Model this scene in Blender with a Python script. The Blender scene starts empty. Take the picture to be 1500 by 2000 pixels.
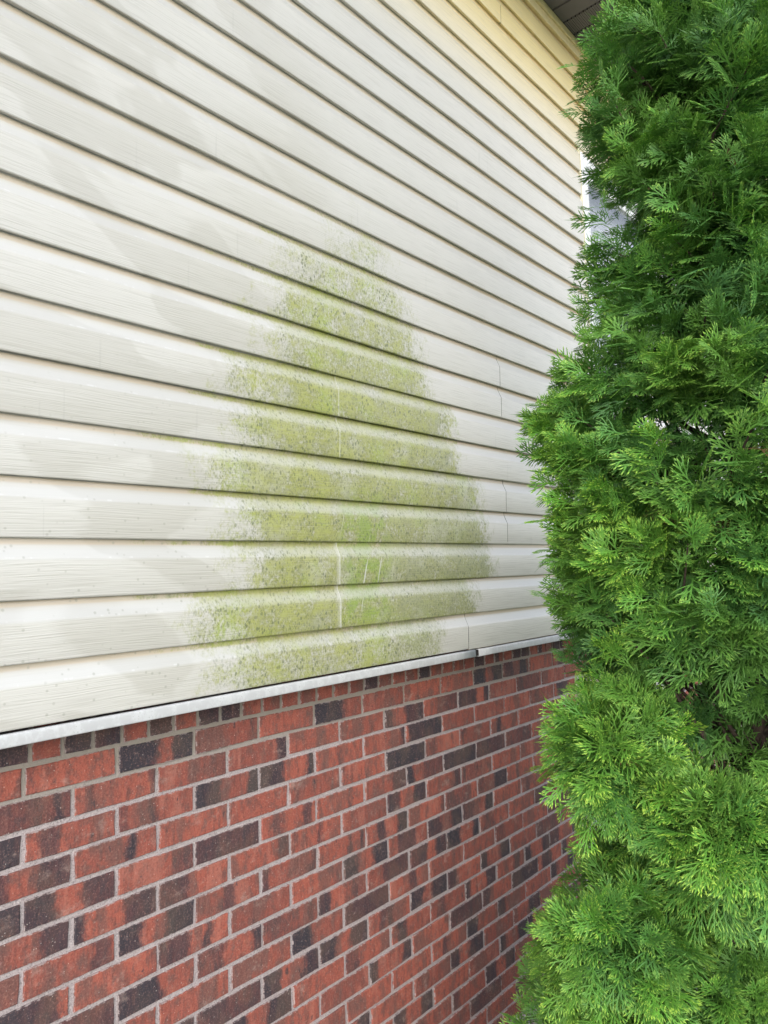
import bpy, math, random
import numpy as np
from mathutils import Matrix, Vector

random.seed(7)
rng = np.random.default_rng(11)
scene = bpy.context.scene
col = scene.collection

# ------------------------------------------------------------------ camera
G = 1.35                     # height of the bed joint below the header course
CAM = Vector((-0.598, -1.5713, 0.3829 + G))
cam_data = bpy.data.cameras.new('camera')
cam_data.sensor_fit = 'HORIZONTAL'
cam_data.sensor_width = 36.0
cam_data.lens = 36.0 * 1365.36 / 1500.0
cam_data.clip_start = 0.05
cam_data.clip_end = 2000
cam = bpy.data.objects.new('camera', cam_data)
col.objects.link(cam)
RT = Vector((0.67108866, -0.74074855, -0.03052212))
UP = Vector((-0.04144011, -0.07858458, 0.99604577))
FW = Vector((0.74021803, 0.66717018, 0.08343392))
m = Matrix((RT, UP, -FW)).transposed().to_4x4()
m.translation = CAM
cam.matrix_world = m
scene.camera = cam

# ------------------------------------------------------------------ light
SUN_EL, SUN_AZ = math.radians(30), math.radians(-140)    # azimuth of the sun measured from +x
world = bpy.data.worlds.new("World")
scene.world = world
world.use_nodes = True
wn = world.node_tree.nodes
wl = world.node_tree.links
wn.clear()
wo = wn.new('ShaderNodeOutputWorld')
bg = wn.new('ShaderNodeBackground')
sky = wn.new('ShaderNodeTexSky')
sky.sky_type = 'NISHITA'
sky.sun_disc = False
sky.sun_elevation = SUN_EL
sky.sun_rotation = math.pi / 2 - SUN_AZ
sky.air_density = 1.0
sky.dust_density = 1.5
sky.ozone_density = 1.2
hs = wn.new('ShaderNodeHueSaturation')
hs.inputs['Saturation'].default_value = 0.42
wl.new(sky.outputs[0], hs.inputs['Color'])
wl.new(hs.outputs[0], bg.inputs['Color'])
bg.inputs['Strength'].default_value = 0.15
wl.new(bg.outputs[0], wo.inputs[0])
sd = bpy.data.lights.new('sun', 'SUN')
sd.energy = 0.75
sd.angle = math.radians(65)
sd.color = (1.0, 0.99, 0.98)
sun = bpy.data.objects.new('sun', sd)
col.objects.link(sun)
sv = Vector((math.cos(SUN_EL) * math.cos(SUN_AZ), math.cos(SUN_EL) * math.sin(SUN_AZ), math.sin(SUN_EL)))
sun.rotation_euler = sv.to_track_quat('Z', 'Y').to_euler()
scene.view_settings.view_transform = 'Standard'
scene.view_settings.look = 'None'
scene.view_settings.gamma = 1
scene.view_settings.exposure = 1.13
scene.view_settings.use_curve_mapping = False
scene.cycles.max_bounces = 8
scene.cycles.transparent_max_bounces = 8

# ------------------------------------------------------------------ helpers
def tag(o, label=None, cat=None, kind=None, group=None):
    if label: o['label'] = label
    if cat: o['category'] = cat
    if kind: o['kind'] = kind
    if group: o['group'] = group
    return o

def empty(name, loc):
    o = bpy.data.objects.new(name, None)
    o.location = loc
    o.empty_display_size = 0.2
    col.objects.link(o)
    return o

def link(name, me, mat=None, parent=None, loc=None):
    o = bpy.data.objects.new(name, me)
    if mat and not me.materials: me.materials.append(mat)
    col.objects.link(o)
    if parent is not None:
        o.parent = parent
        base = world_loc(parent)
        l = Vector(loc) if loc is not None else Vector((0, 0, 0))
        o.location = l - base
    elif loc is not None:
        o.location = loc
    return o

def world_loc(o):
    v = Vector((0, 0, 0))
    while o is not None:
        v += o.location
        o = o.parent
    return v

def mesh(name, verts, faces, smooth=False):
    me = bpy.data.meshes.new(name)
    me.from_pydata([tuple(v) for v in verts], [], faces)
    if smooth:
        me.polygons.foreach_set('use_smooth', [True] * len(me.polygons))
    me.update()
    return me

class MB:
    def __init__(s): s.v = []; s.f = []
    def box(s, x0, x1, y0, y1, z0, z1, b=0.0):
        if b <= 0:
            n = len(s.v)
            s.v += [(x0,y0,z0),(x1,y0,z0),(x1,y1,z0),(x0,y1,z0),(x0,y0,z1),(x1,y0,z1),(x1,y1,z1),(x0,y1,z1)]
            s.f += [tuple(n+i for i in q) for q in ((0,3,2,1),(4,5,6,7),(0,1,5,4),(1,2,6,5),(2,3,7,6),(3,0,4,7))]
            return
        # chamfered towards -y (the side one sees)
        n = len(s.v)
        for (y, i) in ((y1, 0), (y0 + b, 0), (y0, b)):
            s.v += [(x0+i,y,z0+i),(x1-i,y,z0+i),(x1-i,y,z1-i),(x0+i,y,z1-i)]
        for r in range(2):
            for i in range(4):
                a = n + r*4 + i; c = n + r*4 + (i+1) % 4
                s.f.append((a, c, c+4, a+4))
        s.f += [(n+8, n+9, n+10, n+11), (n+3, n+2, n+1, n)]
    def sweep_x(s, prof, xs, off=None):
        """profile = list of (y, z) swept along x"""
        n = len(s.v); k = len(prof)
        for x in xs:
            for (y, z) in prof:
                dy = off(x, z) if off else 0
                s.v.append((x, y + dy, z))
        for i in range(len(xs)-1):
            for j in range(k-1):
                a = n + i*k + j
                s.f.append((a, a+1, a+k+1, a+k))
    def build(s, name, mat, parent=None, smooth=False, loc=None):
        l = Vector(loc) if loc is not None else (world_loc(parent) if parent is not None else Vector((0,0,0)))
        vv = [(x-l.x, y-l.y, z-l.z) for x, y, z in s.v]
        return link(name, mesh(name, vv, s.f, smooth), mat, parent, l)

# node expression helper -----------------------------------------------------
class NT:
    def __init__(s, name):
        s.mat = bpy.data.materials.new(name)
        s.mat.use_nodes = True
        s.t = s.mat.node_tree
        s.t.nodes.clear()
        s.out = s.t.nodes.new('ShaderNodeOutputMaterial')
    def n(s, typ, **kw):
        nd = s.t.nodes.new(typ)
        for k, v in kw.items(): setattr(nd, k, v)
        return nd
    def put(s, sock, val):
        if isinstance(val, bpy.types.NodeSocket): s.t.links.new(val, sock)
        elif val is not None: sock.default_value = val
    def m(s, op, a, b=None, c=None, clamp=False):
        nd = s.n('ShaderNodeMath', operation=op, use_clamp=clamp)
        s.put(nd.inputs[0], a)
        if b is not None: s.put(nd.inputs[1], b)
        if c is not None: s.put(nd.inputs[2], c)
        return nd.outputs[0]
    def sm(s, x, a, b, lo=0.0, hi=1.0):
        nd = s.n('ShaderNodeMapRange', interpolation_type='SMOOTHSTEP')
        s.put(nd.inputs['Value'], x); s.put(nd.inputs['From Min'], a); s.put(nd.inputs['From Max'], b)
        s.put(nd.inputs['To Min'], lo); s.put(nd.inputs['To Max'], hi)
        return nd.outputs[0]
    def mul(s, a, b): return s.m('MULTIPLY', a, b)
    def add(s, a, b): return s.m('ADD', a, b)
    def sub(s, a, b): return s.m('SUBTRACT', a, b)
    def xyz(s, v):
        nd = s.n('ShaderNodeSeparateXYZ'); s.put(nd.inputs[0], v)
        return nd.outputs
    def vec(s, x, y, z):
        nd = s.n('ShaderNodeCombineXYZ')
        for i, q in enumerate((x, y, z)): s.put(nd.inputs[i], q)
        return nd.outputs[0]
    def noise(s, v, scale, detail=3, rough=0.55, dist=0.0, color=False):
        nd = s.n('ShaderNodeTexNoise')
        s.put(nd.inputs['Vector'], v); s.put(nd.inputs['Scale'], scale)
        nd.inputs['Detail'].default_value = detail; nd.inputs['Roughness'].default_value = rough
        nd.inputs['Distortion'].default_value = dist
        return nd.outputs['Color' if color else 'Fac']
    def vor(s, v, scale, feature='F1', rand=1.0):
        nd = s.n('ShaderNodeTexVoronoi', feature=feature)
        s.put(nd.inputs['Vector'], v); s.put(nd.inputs['Scale'], scale); nd.inputs['Randomness'].default_value = rand
        return nd.outputs
    def white(s, v):
        nd = s.n('ShaderNodeTexWhiteNoise', noise_dimensions='3D')
        s.put(nd.inputs['Vector'], v)
        return nd.outputs['Value']
    def mix(s, f, a, b, blend='MIX'):
        nd = s.n('ShaderNodeMix', data_type='RGBA', blend_type=blend, clamp_factor=True)
        s.put(nd.inputs[0], f)
        for i, q in ((6, a), (7, b)):
            s.put(nd.inputs[i], q if isinstance(q, bpy.types.NodeSocket) else (q[0], q[1], q[2], 1.0))
        return nd.outputs[2]
    def curve(s, x, pts):
        nd = s.n('ShaderNodeFloatCurve')
        c = nd.mapping.curves[0]
        while len(c.points) > 2: c.points.remove(c.points[1])
        c.points[0].location = pts[0]; c.points[1].location = pts[-1]
        for q in pts[1:-1]: c.points.new(*q)
        for q in c.points: q.handle_type = 'VECTOR'
        nd.mapping.update()
        s.put(nd.inputs['Value'], x)
        return nd.outputs[0]
    def bump(s, h, strength=1.0, dist=0.001, normal=None):
        nd = s.n('ShaderNodeBump')
        s.put(nd.inputs['Height'], h); nd.inputs['Strength'].default_value = strength
        nd.inputs['Distance'].default_value = dist
        if normal is not None: s.put(nd.inputs['Normal'], normal)
        return nd.outputs[0]
    def bsdf(s, color, rough=0.6, normal=None, spec=0.5, **kw):
        nd = s.n('ShaderNodeBsdfPrincipled')
        s.put(nd.inputs['Base Color'], color if isinstance(color, bpy.types.NodeSocket) else (*color, 1.0))
        s.put(nd.inputs['Roughness'], rough)
        s.put(nd.inputs['Specular IOR Level'], spec)
        if normal is not None: s.put(nd.inputs['Normal'], normal)
        for k, v in kw.items(): s.put(nd.inputs[k], v)
        s.t.links.new(nd.outputs[0], s.out.inputs[0])
        return nd
    def pos(s): return s.n('ShaderNodeNewGeometry').outputs['Position']

EX = 0.127                 # exposure of one siding course
ZS = G + 0.0913            # bottom of the lowest course

# ------------------------------------------------------------------ siding material
def siding_material():
    t = NT('weathered_vinyl')
    P = t.pos()
    X, Y, Z = t.xyz(P)
    k = t.m('DIVIDE', t.sub(Z, ZS - 0.0015), EX)
    fk = t.m('FLOOR', k)
    v = t.sub(k, fk)
    kn = t.m('DIVIDE', t.add(fk, 0.5), 13.0, clamp=True)
    pv = t.vec(X, 0.0, Z)
    # faded base and sheltered yellow under the eaves, painted lighter to offset soffit shade
    big = t.noise(pv, 2.3, 3, 0.5)
    base = t.mix(big, (0.545, 0.53, 0.485), (0.605, 0.595, 0.555))
    # soft tide marks where the wall has dried unevenly
    tide = t.noise(t.vec(t.mul(X, 0.9), 3.0, t.mul(t.add(Z, t.mul(X, 0.25)), 1.9)), 2.0, 3, 0.5, 0.8)
    patch = t.sm(tide, 0.50, 0.545)
    leftish = t.sm(X, 1.1, 0.2)
    base = t.mix(t.mul(t.mul(patch, leftish), 0.6), base, (0.47, 0.455, 0.405))
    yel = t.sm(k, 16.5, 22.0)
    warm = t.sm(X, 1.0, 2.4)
    base = t.mix(t.mul(warm, 0.7), base, (0.74, 0.70, 0.63))  # warmer towards the right, and lightened to offset the tree's shade
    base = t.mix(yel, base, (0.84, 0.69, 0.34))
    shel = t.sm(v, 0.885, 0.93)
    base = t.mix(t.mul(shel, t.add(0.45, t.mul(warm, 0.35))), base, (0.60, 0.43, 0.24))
    # cooler grey tone over the cove, chalky dashes along its shoulder
    cove_tone = t.mul(t.sm(v, 0.63, 0.69), t.sm(v, 0.90, 0.80))
    base = t.mix(t.mul(cove_tone, 0.35), base, (0.56, 0.575, 0.595))
    shl = t.mul(t.sm(v, 0.665, 0.68), t.sm(v, 0.71, 0.69))
    dash = t.sm(t.noise(t.vec(t.mul(X, 28), 0, t.mul(fk, 3.1)), 1.0, 3, 0.7), 0.54, 0.62)
    base = t.mix(t.mul(t.mul(shl, dash), 0.18), base, (0.86, 0.88, 0.90))
    # vertical run marks
    runc = t.noise(t.vec(t.mul(X, 55), t.mul(fk, 7.7), t.mul(Z, 2.0)), 1.0, 2, 0.5)
    run = t.mul(t.sm(runc, 0.70, 0.74), t.sm(v, 0.70, 0.4))
    base = t.mix(t.mul(run, 0.15), base, (0.30, 0.30, 0.27))
    # ---- green algae
    jit = t.m('MULTIPLY_ADD', t.white(t.vec(fk, 2.0, 5.0)), 0.12, -0.06)
    jit2 = t.m('MULTIPLY_ADD', t.white(t.vec(fk, 9.0, 1.0)), 0.10, -0.05)
    L = t.mul(t.curve(kn, [(0, .23), (.04, .22), (.12, .21), (.2, .21), (.29, .20), (.38, .225), (.46, .245), (.54, .275), (.65, .31), (.76, .345), (.87, .42), (.94, .52), (1, .6)]), 2.0)
    R = t.mul(t.curve(kn, [(0, .66), (.04, .69), (.10, .76), (.17, .86), (.23, .85), (.33, .835), (.40, .77), (.5, .725), (.6, .665), (.68, .62), (.76, .57), (.86, .53), (.93, .53), (1, .50)]), 2.0)
    en = t.m('MULTIPLY_ADD', t.noise(pv, 7.0, 5, 0.65), 0.50, -0.25)
    en2 = t.m('MULTIPLY_ADD', t.noise(t.vec(X, 3, t.mul(Z, 0.6)), 22.0, 6, 0.75), 0.20, -0.10)
    mL = t.sm(t.add(t.add(t.sub(X, t.add(L, jit)), en), t.mul(t.sm(v, 0.88, 0.94), 0.14)), -0.10, 0.20)
    mR = t.sm(t.add(t.sub(t.add(R, jit2), X), t.mul(en2, 1.7)), -0.07, 0.10)
    dens = t.curve(kn, [(0, .62), (.05, .8), (.12, 1), (.5, 1), (.64, .82), (.73, .60), (.82, .36), (.9, .20), (.96, .0), (1, 0)])
    A = t.mul(t.mul(mL, mR), dens)
    prof = t.curve(v, [(0, 1), (.6, 1), (.67, .75), (.74, .50), (.82, .55), (.90, .80), (.95, .95), (1, 1)])
    fine = t.noise(t.vec(t.mul(X, 1.0), 0, t.mul(Z, 0.75)), 120, 4, 0.7)
    mott = t.noise(pv, 17, 5, 0.65)
    cover = t.sm(t.add(t.mul(A, 0.85), t.add(t.mul(t.sub(mott, 0.5), 1.7), t.mul(t.sub(fine, 0.5), 1.9))), 0.05, 0.95)
    thin = t.noise(t.vec(X, 31, Z), 6.5, 6, 0.7)
    cover = t.mul(t.mul(t.mul(cover, prof), t.sm(A, 0.02, 0.25)), t.sm(thin, 0.34, 0.50, 0.66, 1.0))
    acol = t.mix(t.sm(mott, 0.35, 0.65), (0.245, 0.262, 0.045), (0.365, 0.385, 0.095))
    hue = t.noise(pv, 5.5, 4, 0.6)
    acol = t.mix(t.sm(hue, 0.50, 0.68), acol, (0.31, 0.385, 0.04))
    acol = t.mix(t.mul(t.sm(hue, 0.46, 0.34), 0.6), acol, (0.33, 0.34, 0.24))
    gr = t.mul(t.mul(t.sm(X, 0.98, 1.15), t.sm(k, 4.6, 2.6)), t.sm(mott, 0.38, 0.6))
    acol = t.mix(t.mul(gr, 0.6), acol, (0.27, 0.29, 0.185))
    # rich green along the bottom lip of each course and in the central smear
    lip = t.mul(t.sm(v, 0.12, 0.0), t.sm(A, 0.3, 0.8))
    acol = t.mix(t.mul(lip, 0.7), acol, (0.24, 0.26, 0.03))
    cx = t.mul(t.mul(t.sm(X, 0.84, 0.90), t.sm(X, 1.12, 1.02)), t.mul(t.sm(k, 0.9, 1.4), t.sm(k, 4.6, 3.6)))
    acol = t.mix(t.mul(cx, t.sm(mott, 0.40, 0.58)), acol, (0.235, 0.33, 0.035))
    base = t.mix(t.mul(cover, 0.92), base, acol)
    # dark mould spots
    wob = t.vec(t.add(t.mul(X, 1.25), t.mul(t.sub(fine, 0.5), 0.012)), 0, t.mul(Z, 0.8))
    vo = t.vor(wob, 100)
    gate = t.n('ShaderNodeSeparateColor'); t.put(gate.inputs[0], vo[1])
    sz = t.m('MULTIPLY_ADD', gate.outputs[1], 0.26, 0.10)
    spot = t.mul(t.sm(t.sub(vo[0], sz), 0.20, -0.06), t.mul(t.sm(gate.outputs[0], 0.30, 0.40), t.sm(t.noise(pv, 9, 3, 0.6), 0.36, 0.58, 0.35, 1.0)))
    vo2 = t.vor(t.vec(X, 4, t.mul(Z, 0.6)), 230)
    g2 = t.n('ShaderNodeSeparateColor'); t.put(g2.inputs[0], vo2[1])
    spot2 = t.mul(t.sm(vo2[0], 0.5, 0.2), t.sm(g2.outputs[0], 0.3, 0.5))
    sp = t.mul(t.m('MAXIMUM', spot, t.mul(spot2, 0.7)), t.sm(A, 0.12, 0.6))
    sp = t.mul(sp, t.curve(v, [(0, 1), (.66, 1), (.74, .8), (1, .5)]))
    base = t.mix(t.mul(sp, 0.78), base, (0.115, 0.14, 0.06))
    smoke = t.mul(t.sm(t.noise(t.vec(X, 44, Z), 13, 6, 0.75), 0.50, 0.66), t.mul(t.sm(A, 0.3, 0.8), t.sm(v, 0.9, 0.6)))
    base = t.mix(t.mul(smoke, 0.30), base, (0.185, 0.20, 0.115))
    # light peppering of dirt on the lower courses outside the algae
    vo3 = t.vor(t.vec(t.mul(X, 1.0), 8, Z), 60)
    g3 = t.n('ShaderNodeSeparateColor'); t.put(g3.inputs[0], vo3[1])
    s3 = t.mul(t.sm(vo3[0], 0.26, 0.10), t.sm(g3.outputs[0], 0.55, 0.70))
    low = t.m('MULTIPLY_ADD', t.mul(t.sm(k, 8.0, 1.5), t.sm(X, 1.9, 0.9)), 0.85, 0.10)
    base = t.mix(t.mul(t.mul(s3, low), 0.42), base, (0.22, 0.23, 0.17))
    # scraped streaks
    slant = t.sub(X, t.mul(Z, 0.22))
    sc = t.noise(t.vec(t.mul(slant, 95), 1, t.mul(Z, 5)), 1.0, 2, 0.5)
    zone = t.mul(t.mul(t.sm(X, 0.84, 0.90), t.sm(X, 1.12, 1.0)), t.mul(t.sm(k, 1.0, 1.2), t.sm(k, 5.0, 4.6)))
    scr = t.mul(t.mul(t.sm(sc, 0.64, 0.70), zone), t.sm(v, .72, .6))
    scr2 = t.mul(t.mul(t.sm(t.noise(t.vec(X, 6, Z), 30, 6, 0.75), 0.60, 0.68), t.mul(t.sm(X, 0.88, 0.95), t.sm(X, 1.2, 1.05))), t.mul(t.sm(k, 1.0, 1.1), t.sm(k, 3.3, 2.4)))
    base = t.mix(t.mul(t.m('MAXIMUM', scr, t.mul(scr2, 0.6)), 0.75), base, (0.66, 0.67, 0.66))
    # wiped strip at the panel joint
    wj = t.sm(t.m('ABSOLUTE', t.sub(X, t.m('MULTIPLY_ADD', en2, 0.06, 0.849))), 0.009, 0.002)
    wj = t.mul(wj, t.m('MULTIPLY_ADD', t.mul(t.sm(k, 0.9, 1.1), t.sm(k, 3.05, 2.9)), 0.8, t.mul(t.sm(k, 4.9, 5.1), t.mul(t.sm(k, 7.05, 6.9), 0.25))))
    base = t.mix(t.mul(wj, 0.40), base, (0.58, 0.57, 0.54))
    ej = t.mul(t.sm(t.m('ABSOLUTE', t.sub(X, 0.8545)), 0.0026, 0.0008), t.m('MAXIMUM', t.mul(t.sm(k, 0.98, 1.02), t.sm(k, 3.02, 2.98)), 0.0))  # pale line painted for the lit edge of the overlapping length
    ej2 = t.mul(t.sm(t.m('ABSOLUTE', t.sub(X, 0.8675)), 0.0035, 0.001), t.mul(t.sm(k, 4.98, 5.02), t.sm(k, 7.02, 6.98)))
    base = t.mix(t.mul(t.m('MAXIMUM', ej, t.mul(ej2, 0.6)), 0.5), base, (0.72, 0.72, 0.70))
    # ---- relief: embossed wood grain on the face
    wx = t.mul(t.noise(t.vec(t.mul(X, 2.2), 0, t.mul(Z, 4)), 1.0, 2, 0.5), 0.02)
    grain = t.noise(t.vec(t.mul(X, 7.0), 0, t.mul(t.add(Z, wx), 330)), 1.0, 2, 0.5)
    fm = t.m('MULTIPLY_ADD', t.sm(v, 0.70, 0.64), 0.85, 0.15)
    gh = t.mul(grain, fm)
    nb = t.bump(gh, 0.7, 0.0016)
    nb = t.bump(t.mul(sp, -1.0), 0.3, 0.0004, nb)
    base = t.mix(t.mul(t.sm(grain, 0.50, 0.38), t.mul(fm, 0.20)), base, (0.33, 0.32, 0.27))
    rough = t.add(0.27, t.mul(t.noise(pv, 12, 4, 0.6), 0.16))
    rough = t.m('MULTIPLY_ADD', cover, 0.25, rough)
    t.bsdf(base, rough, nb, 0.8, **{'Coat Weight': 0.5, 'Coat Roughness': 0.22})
    return t.mat

def plain(name, c, rough=0.5, ns=20, amt=0.12, bump=0.0, spec=0.5, metallic=0.0):
    t = NT(name)
    P = t.pos()
    n = t.noise(P, ns, 5, 0.65)
    c2 = tuple(max(0, q * (1 - amt * 2)) for q in c)
    cc = t.mix(t.sm(n, 0.35, 0.7), c2, c)
    nb = t.bump(n, bump, 0.002) if bump else None
    t.bsdf(cc, rough, nb, spec, Metallic=metallic)
    return t.mat

def trim_material():
    t = NT('chalky_white_trim')
    P = t.pos()
    X, Y, Z = t.xyz(P)
    n = t.noise(t.vec(X, Y, t.mul(Z, 0.6)), 45, 6, 0.7)
    c = t.mix(t.sm(n, 0.44, 0.60), (0.49, 0.495, 0.50), (0.555, 0.565, 0.57))
    s = t.vor(P, 150)
    c = t.mix(t.mul(t.sm(s[0], 0.3, 0.15), t.mul(t.sm(n, 0.5, 0.62), 0.5)), c, (0.25, 0.26, 0.23))
    t.bsdf(c, 0.42, t.bump(n, 0.2, 0.0006), 0.5)
    return t.mat

# ------------------------------------------------------------------ masonry materials
def brick_material(attr):
    t = NT('flashed_brick' if attr else 'flashed_brick_far')
    P = t.pos()
    X, Y, Z = t.xyz(P)
    wp = t.vec(X, Y, Z)
    if attr:
        tc = t.n('ShaderNodeTexCoord').outputs['Object']
        ox, oy, oz = t.xyz(tc)
        def at(nm):
            a = t.n('ShaderNodeAttribute', attribute_type='OBJECT', attribute_name=nm)
            return a.outputs
        ln = at('half_len')['Fac']
        u = t.m('MULTIPLY_ADD', t.m('DIVIDE', ox, ln), 0.5, 0.5)
        w1 = t.m('MULTIPLY_ADD', t.noise(t.vec(t.mul(X, 24), 1, t.mul(Z, 16)), 1.0, 6, 0.7), 0.36, -0.18)
        uu = t.add(u, w1)
        def seg(nm):
            a, b, sg = t.xyz(at(nm)['Vector'])
            return t.mul(t.mul(t.sm(uu, t.sub(a, 0.07), t.add(a, 0.07)), t.sm(uu, t.add(b, 0.07), t.sub(b, 0.07))), sg)
        dark = t.m('MAXIMUM', seg('seg_a'), seg('seg_b'))
        tone = at('tone')['Fac']
    else:
        row = t.m('FLOOR', t.m('DIVIDE', t.sub(G, Z), 0.2032/3))
        uc = t.add(t.m('DIVIDE', X, 0.2032), t.mul(t.m('MODULO', row, 2.0), 0.5))
        ci = t.m('FLOOR', uc)
        tone = t.white(t.vec(row, ci, 3.0))
        w0 = t.white(t.vec(row, ci, 8.0))
        dk = t.noise(t.vec(t.mul(X, 12), t.mul(row, 9.1), t.mul(Z, 2.0)), 1.0, 2, 0.5)
        dark = t.mul(t.sm(t.add(dk, t.mul(w0, 0.2)), 0.60, 0.68), 0.85)
    streak = t.noise(t.vec(t.mul(X, 60), 2, t.mul(Z, 14)), 1.0, 5, 0.65)
    blotch = t.noise(t.vec(t.mul(X, 1.7), 5, Z), 26, 6, 0.72)
    zoneb = t.noise(t.vec(t.mul(X, 16), t.mul(tone, 40.0), t.mul(Z, 5)), 1.0, 3, 0.55)
    finen = t.noise(wp, 230, 4, 0.7)
    red = t.mix(tone, (0.240, 0.070, 0.053), (0.365, 0.098, 0.066))
    red = t.mix(t.mul(t.sm(blotch, 0.55, 0.75), 0.6), red, (0.46, 0.17, 0.10))
    red = t.mix(t.mul(t.sm(blotch, 0.54, 0.36), 0.85), red, (0.150, 0.075, 0.064))
    red = t.mix(t.mul(t.sm(streak, 0.50, 0.66), 0.55), red, (0.115, 0.052, 0.045))
    red = t.mix(t.mul(t.sm(streak, 0.40, 0.28), 0.5), red, (0.47, 0.15, 0.09))
    red = t.mix(t.mul(t.sm(zoneb, 0.50, 0.62), 0.62), red, (0.125, 0.075, 0.066))
    red = t.mix(t.mul(t.sm(zoneb, 0.42, 0.34), 0.45), red, (0.40, 0.15, 0.11))
    bl = t.noise(t.vec(t.mul(X, 11), 9, t.mul(Z, 8)), 1.0, 2, 0.5)
    dcol = t.mix(t.sm(bl, 0.38, 0.55), (0.066, 0.054, 0.051), (0.028, 0.031, 0.042))
    dcol = t.mix(t.mul(t.sm(streak, 0.45, 0.3), 0.5), dcol, (0.15, 0.085, 0.07))
    spl = t.mul(t.sm(t.noise(t.vec(t.mul(X, 2.6), 15, t.mul(Z, 1.6)), 17, 4, 0.6), 0.63, 0.70), 0.75)
    dk2 = t.m('MAXIMUM', dark, spl)
    dk2 = t.m('MULTIPLY', dk2, t.sm(t.add(t.mul(dk2, 0.9), t.mul(t.sub(t.noise(t.vec(t.mul(X, 130), 7, t.mul(Z, 32)), 1.0, 4, 0.7), 0.5), 1.6)), 0.05, 0.55), clamp=True)
    c = t.mix(dk2, red, dcol)
    # sand face: gritty light and dark grains
    c = t.mix(t.mul(t.sm(finen, 0.52, 0.68), 0.30), c, (0.50, 0.28, 0.22))
    c = t.mix(t.mul(t.sm(finen, 0.46, 0.34), 0.42), c, (0.055, 0.030, 0.028))
    vs = t.vor(wp, 210)
    gs = t.n('ShaderNodeSeparateColor'); t.put(gs.inputs[0], vs[1])
    fleck = t.mul(t.sm(vs[0], 0.30, 0.15), t.sm(gs.outputs[0], 0.955, 0.965))
    c = t.mix(t.mul(fleck, 0.5), c, (0.70, 0.62, 0.56))
    # thin mortar film smeared on the edges and faces here and there
    film = t.mul(t.sm(t.noise(t.vec(X, 20, t.mul(Z, 1.4)), 13, 7, 0.75), 0.55, 0.72), 0.45)
    c = t.mix(film, c, (0.46, 0.34, 0.29))
    if attr:
        # ragged arrises where the mortar laps the brick
        ex = t.m('MULTIPLY', t.sub(ln, t.m('ABSOLUTE', ox)), 1.0)
        ez = t.sub(t.m('ADD', 0.0287, t.mul(t.m('LESS_THAN', ln, 0.05), 0.0123)), t.m('ABSOLUTE', oz))
        ed = t.m('MINIMUM', ex, ez)
        rag = t.m('MULTIPLY_ADD', t.noise(wp, 75, 6, 0.75), 0.019, -0.0098)
        c = t.mix(t.mul(t.sm(t.sub(ed, rag), 0.0012, -0.0006), 0.8), c, (0.40, 0.335, 0.32))
    h = t.add(t.mul(finen, 0.5), t.add(t.mul(t.noise(wp, 60, 5, 0.7), 0.9), t.mul(streak, 0.8)))
    nb = t.bump(h, 1.0, 0.0036)
    t.bsdf(c, 0.78, nb, 0.35)
    return t.mat

def mortar_material():
    t = NT('mortar')
    P = t.pos()
    X, Y, Z = t.xyz(P)
    g = t.noise(P, 260, 3, 0.8)
    b = t.noise(P, 14, 4, 0.6)
    c = t.mix(b, (0.365, 0.31, 0.305), (0.485, 0.42, 0.415))
    c = t.mix(t.mul(t.sm(g, 0.47, 0.36), 0.75), c, (0.17, 0.15, 0.145))
    c = t.mix(t.mul(t.sm(g, 0.56, 0.66), 0.6), c, (0.66, 0.62, 0.60))
    # shade of the siding overhang painted into the mortar as olive-brown
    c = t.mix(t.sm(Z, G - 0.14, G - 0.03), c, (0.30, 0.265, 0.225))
    h = t.add(g, t.mul(t.noise(P, 70, 4, 0.7), 2.0))
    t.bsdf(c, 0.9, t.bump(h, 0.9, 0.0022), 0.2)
    return t.mat

M_SID = siding_material()
M_TRIM = trim_material()
M_BRK = brick_material(True)
M_BRKF = brick_material(False)
M_MORT = mortar_material()
M_WHITE = plain('white_vinyl_frame', (0.80, 0.81, 0.82), 0.35, 30, 0.03)
M_CREAM = plain('cream_vinyl', (0.66, 0.60, 0.42), 0.45, 25, 0.06)
M_CREAM2 = plain('sheltered_cream_lightened', (0.92, 0.78, 0.45), 0.45, 25, 0.06)  # sheltered cream, its colour lightened to make up for soffit shade
M_DARKV = plain('dark_gap', (0.05, 0.048, 0.045), 0.8)
M_ROOF = plain('asphalt_shingle', (0.09, 0.085, 0.08), 0.9, 90, 0.25, 0.5)
M_GUT = plain('brown_metal_gutter', (0.075, 0.06, 0.052), 0.4)

def glass_material():
    t = NT('window_glass')
    t.bsdf((0.86, 0.90, 0.94), 0.03, None, 0.9, Metallic=0.0)
    n = t.n('ShaderNodeBsdfGlossy'); n.inputs['Roughness'].default_value = 0.02
    tr = t.n('ShaderNodeBsdfTransparent')
    mx = t.n('ShaderNodeMixShader'); mx.inputs[0].default_value = 0.28
    t.t.links.new(tr.outputs[0], mx.inputs[1]); t.t.links.new(n.outputs[0], mx.inputs[2])
    t.t.links.new(mx.outputs[0], t.out.inputs[0])
    return t.mat
M_GLASS = glass_material()
M_BLIND = plain('white_blind', (0.86, 0.88, 0.90), 0.6, 5, 0.02)

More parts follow.
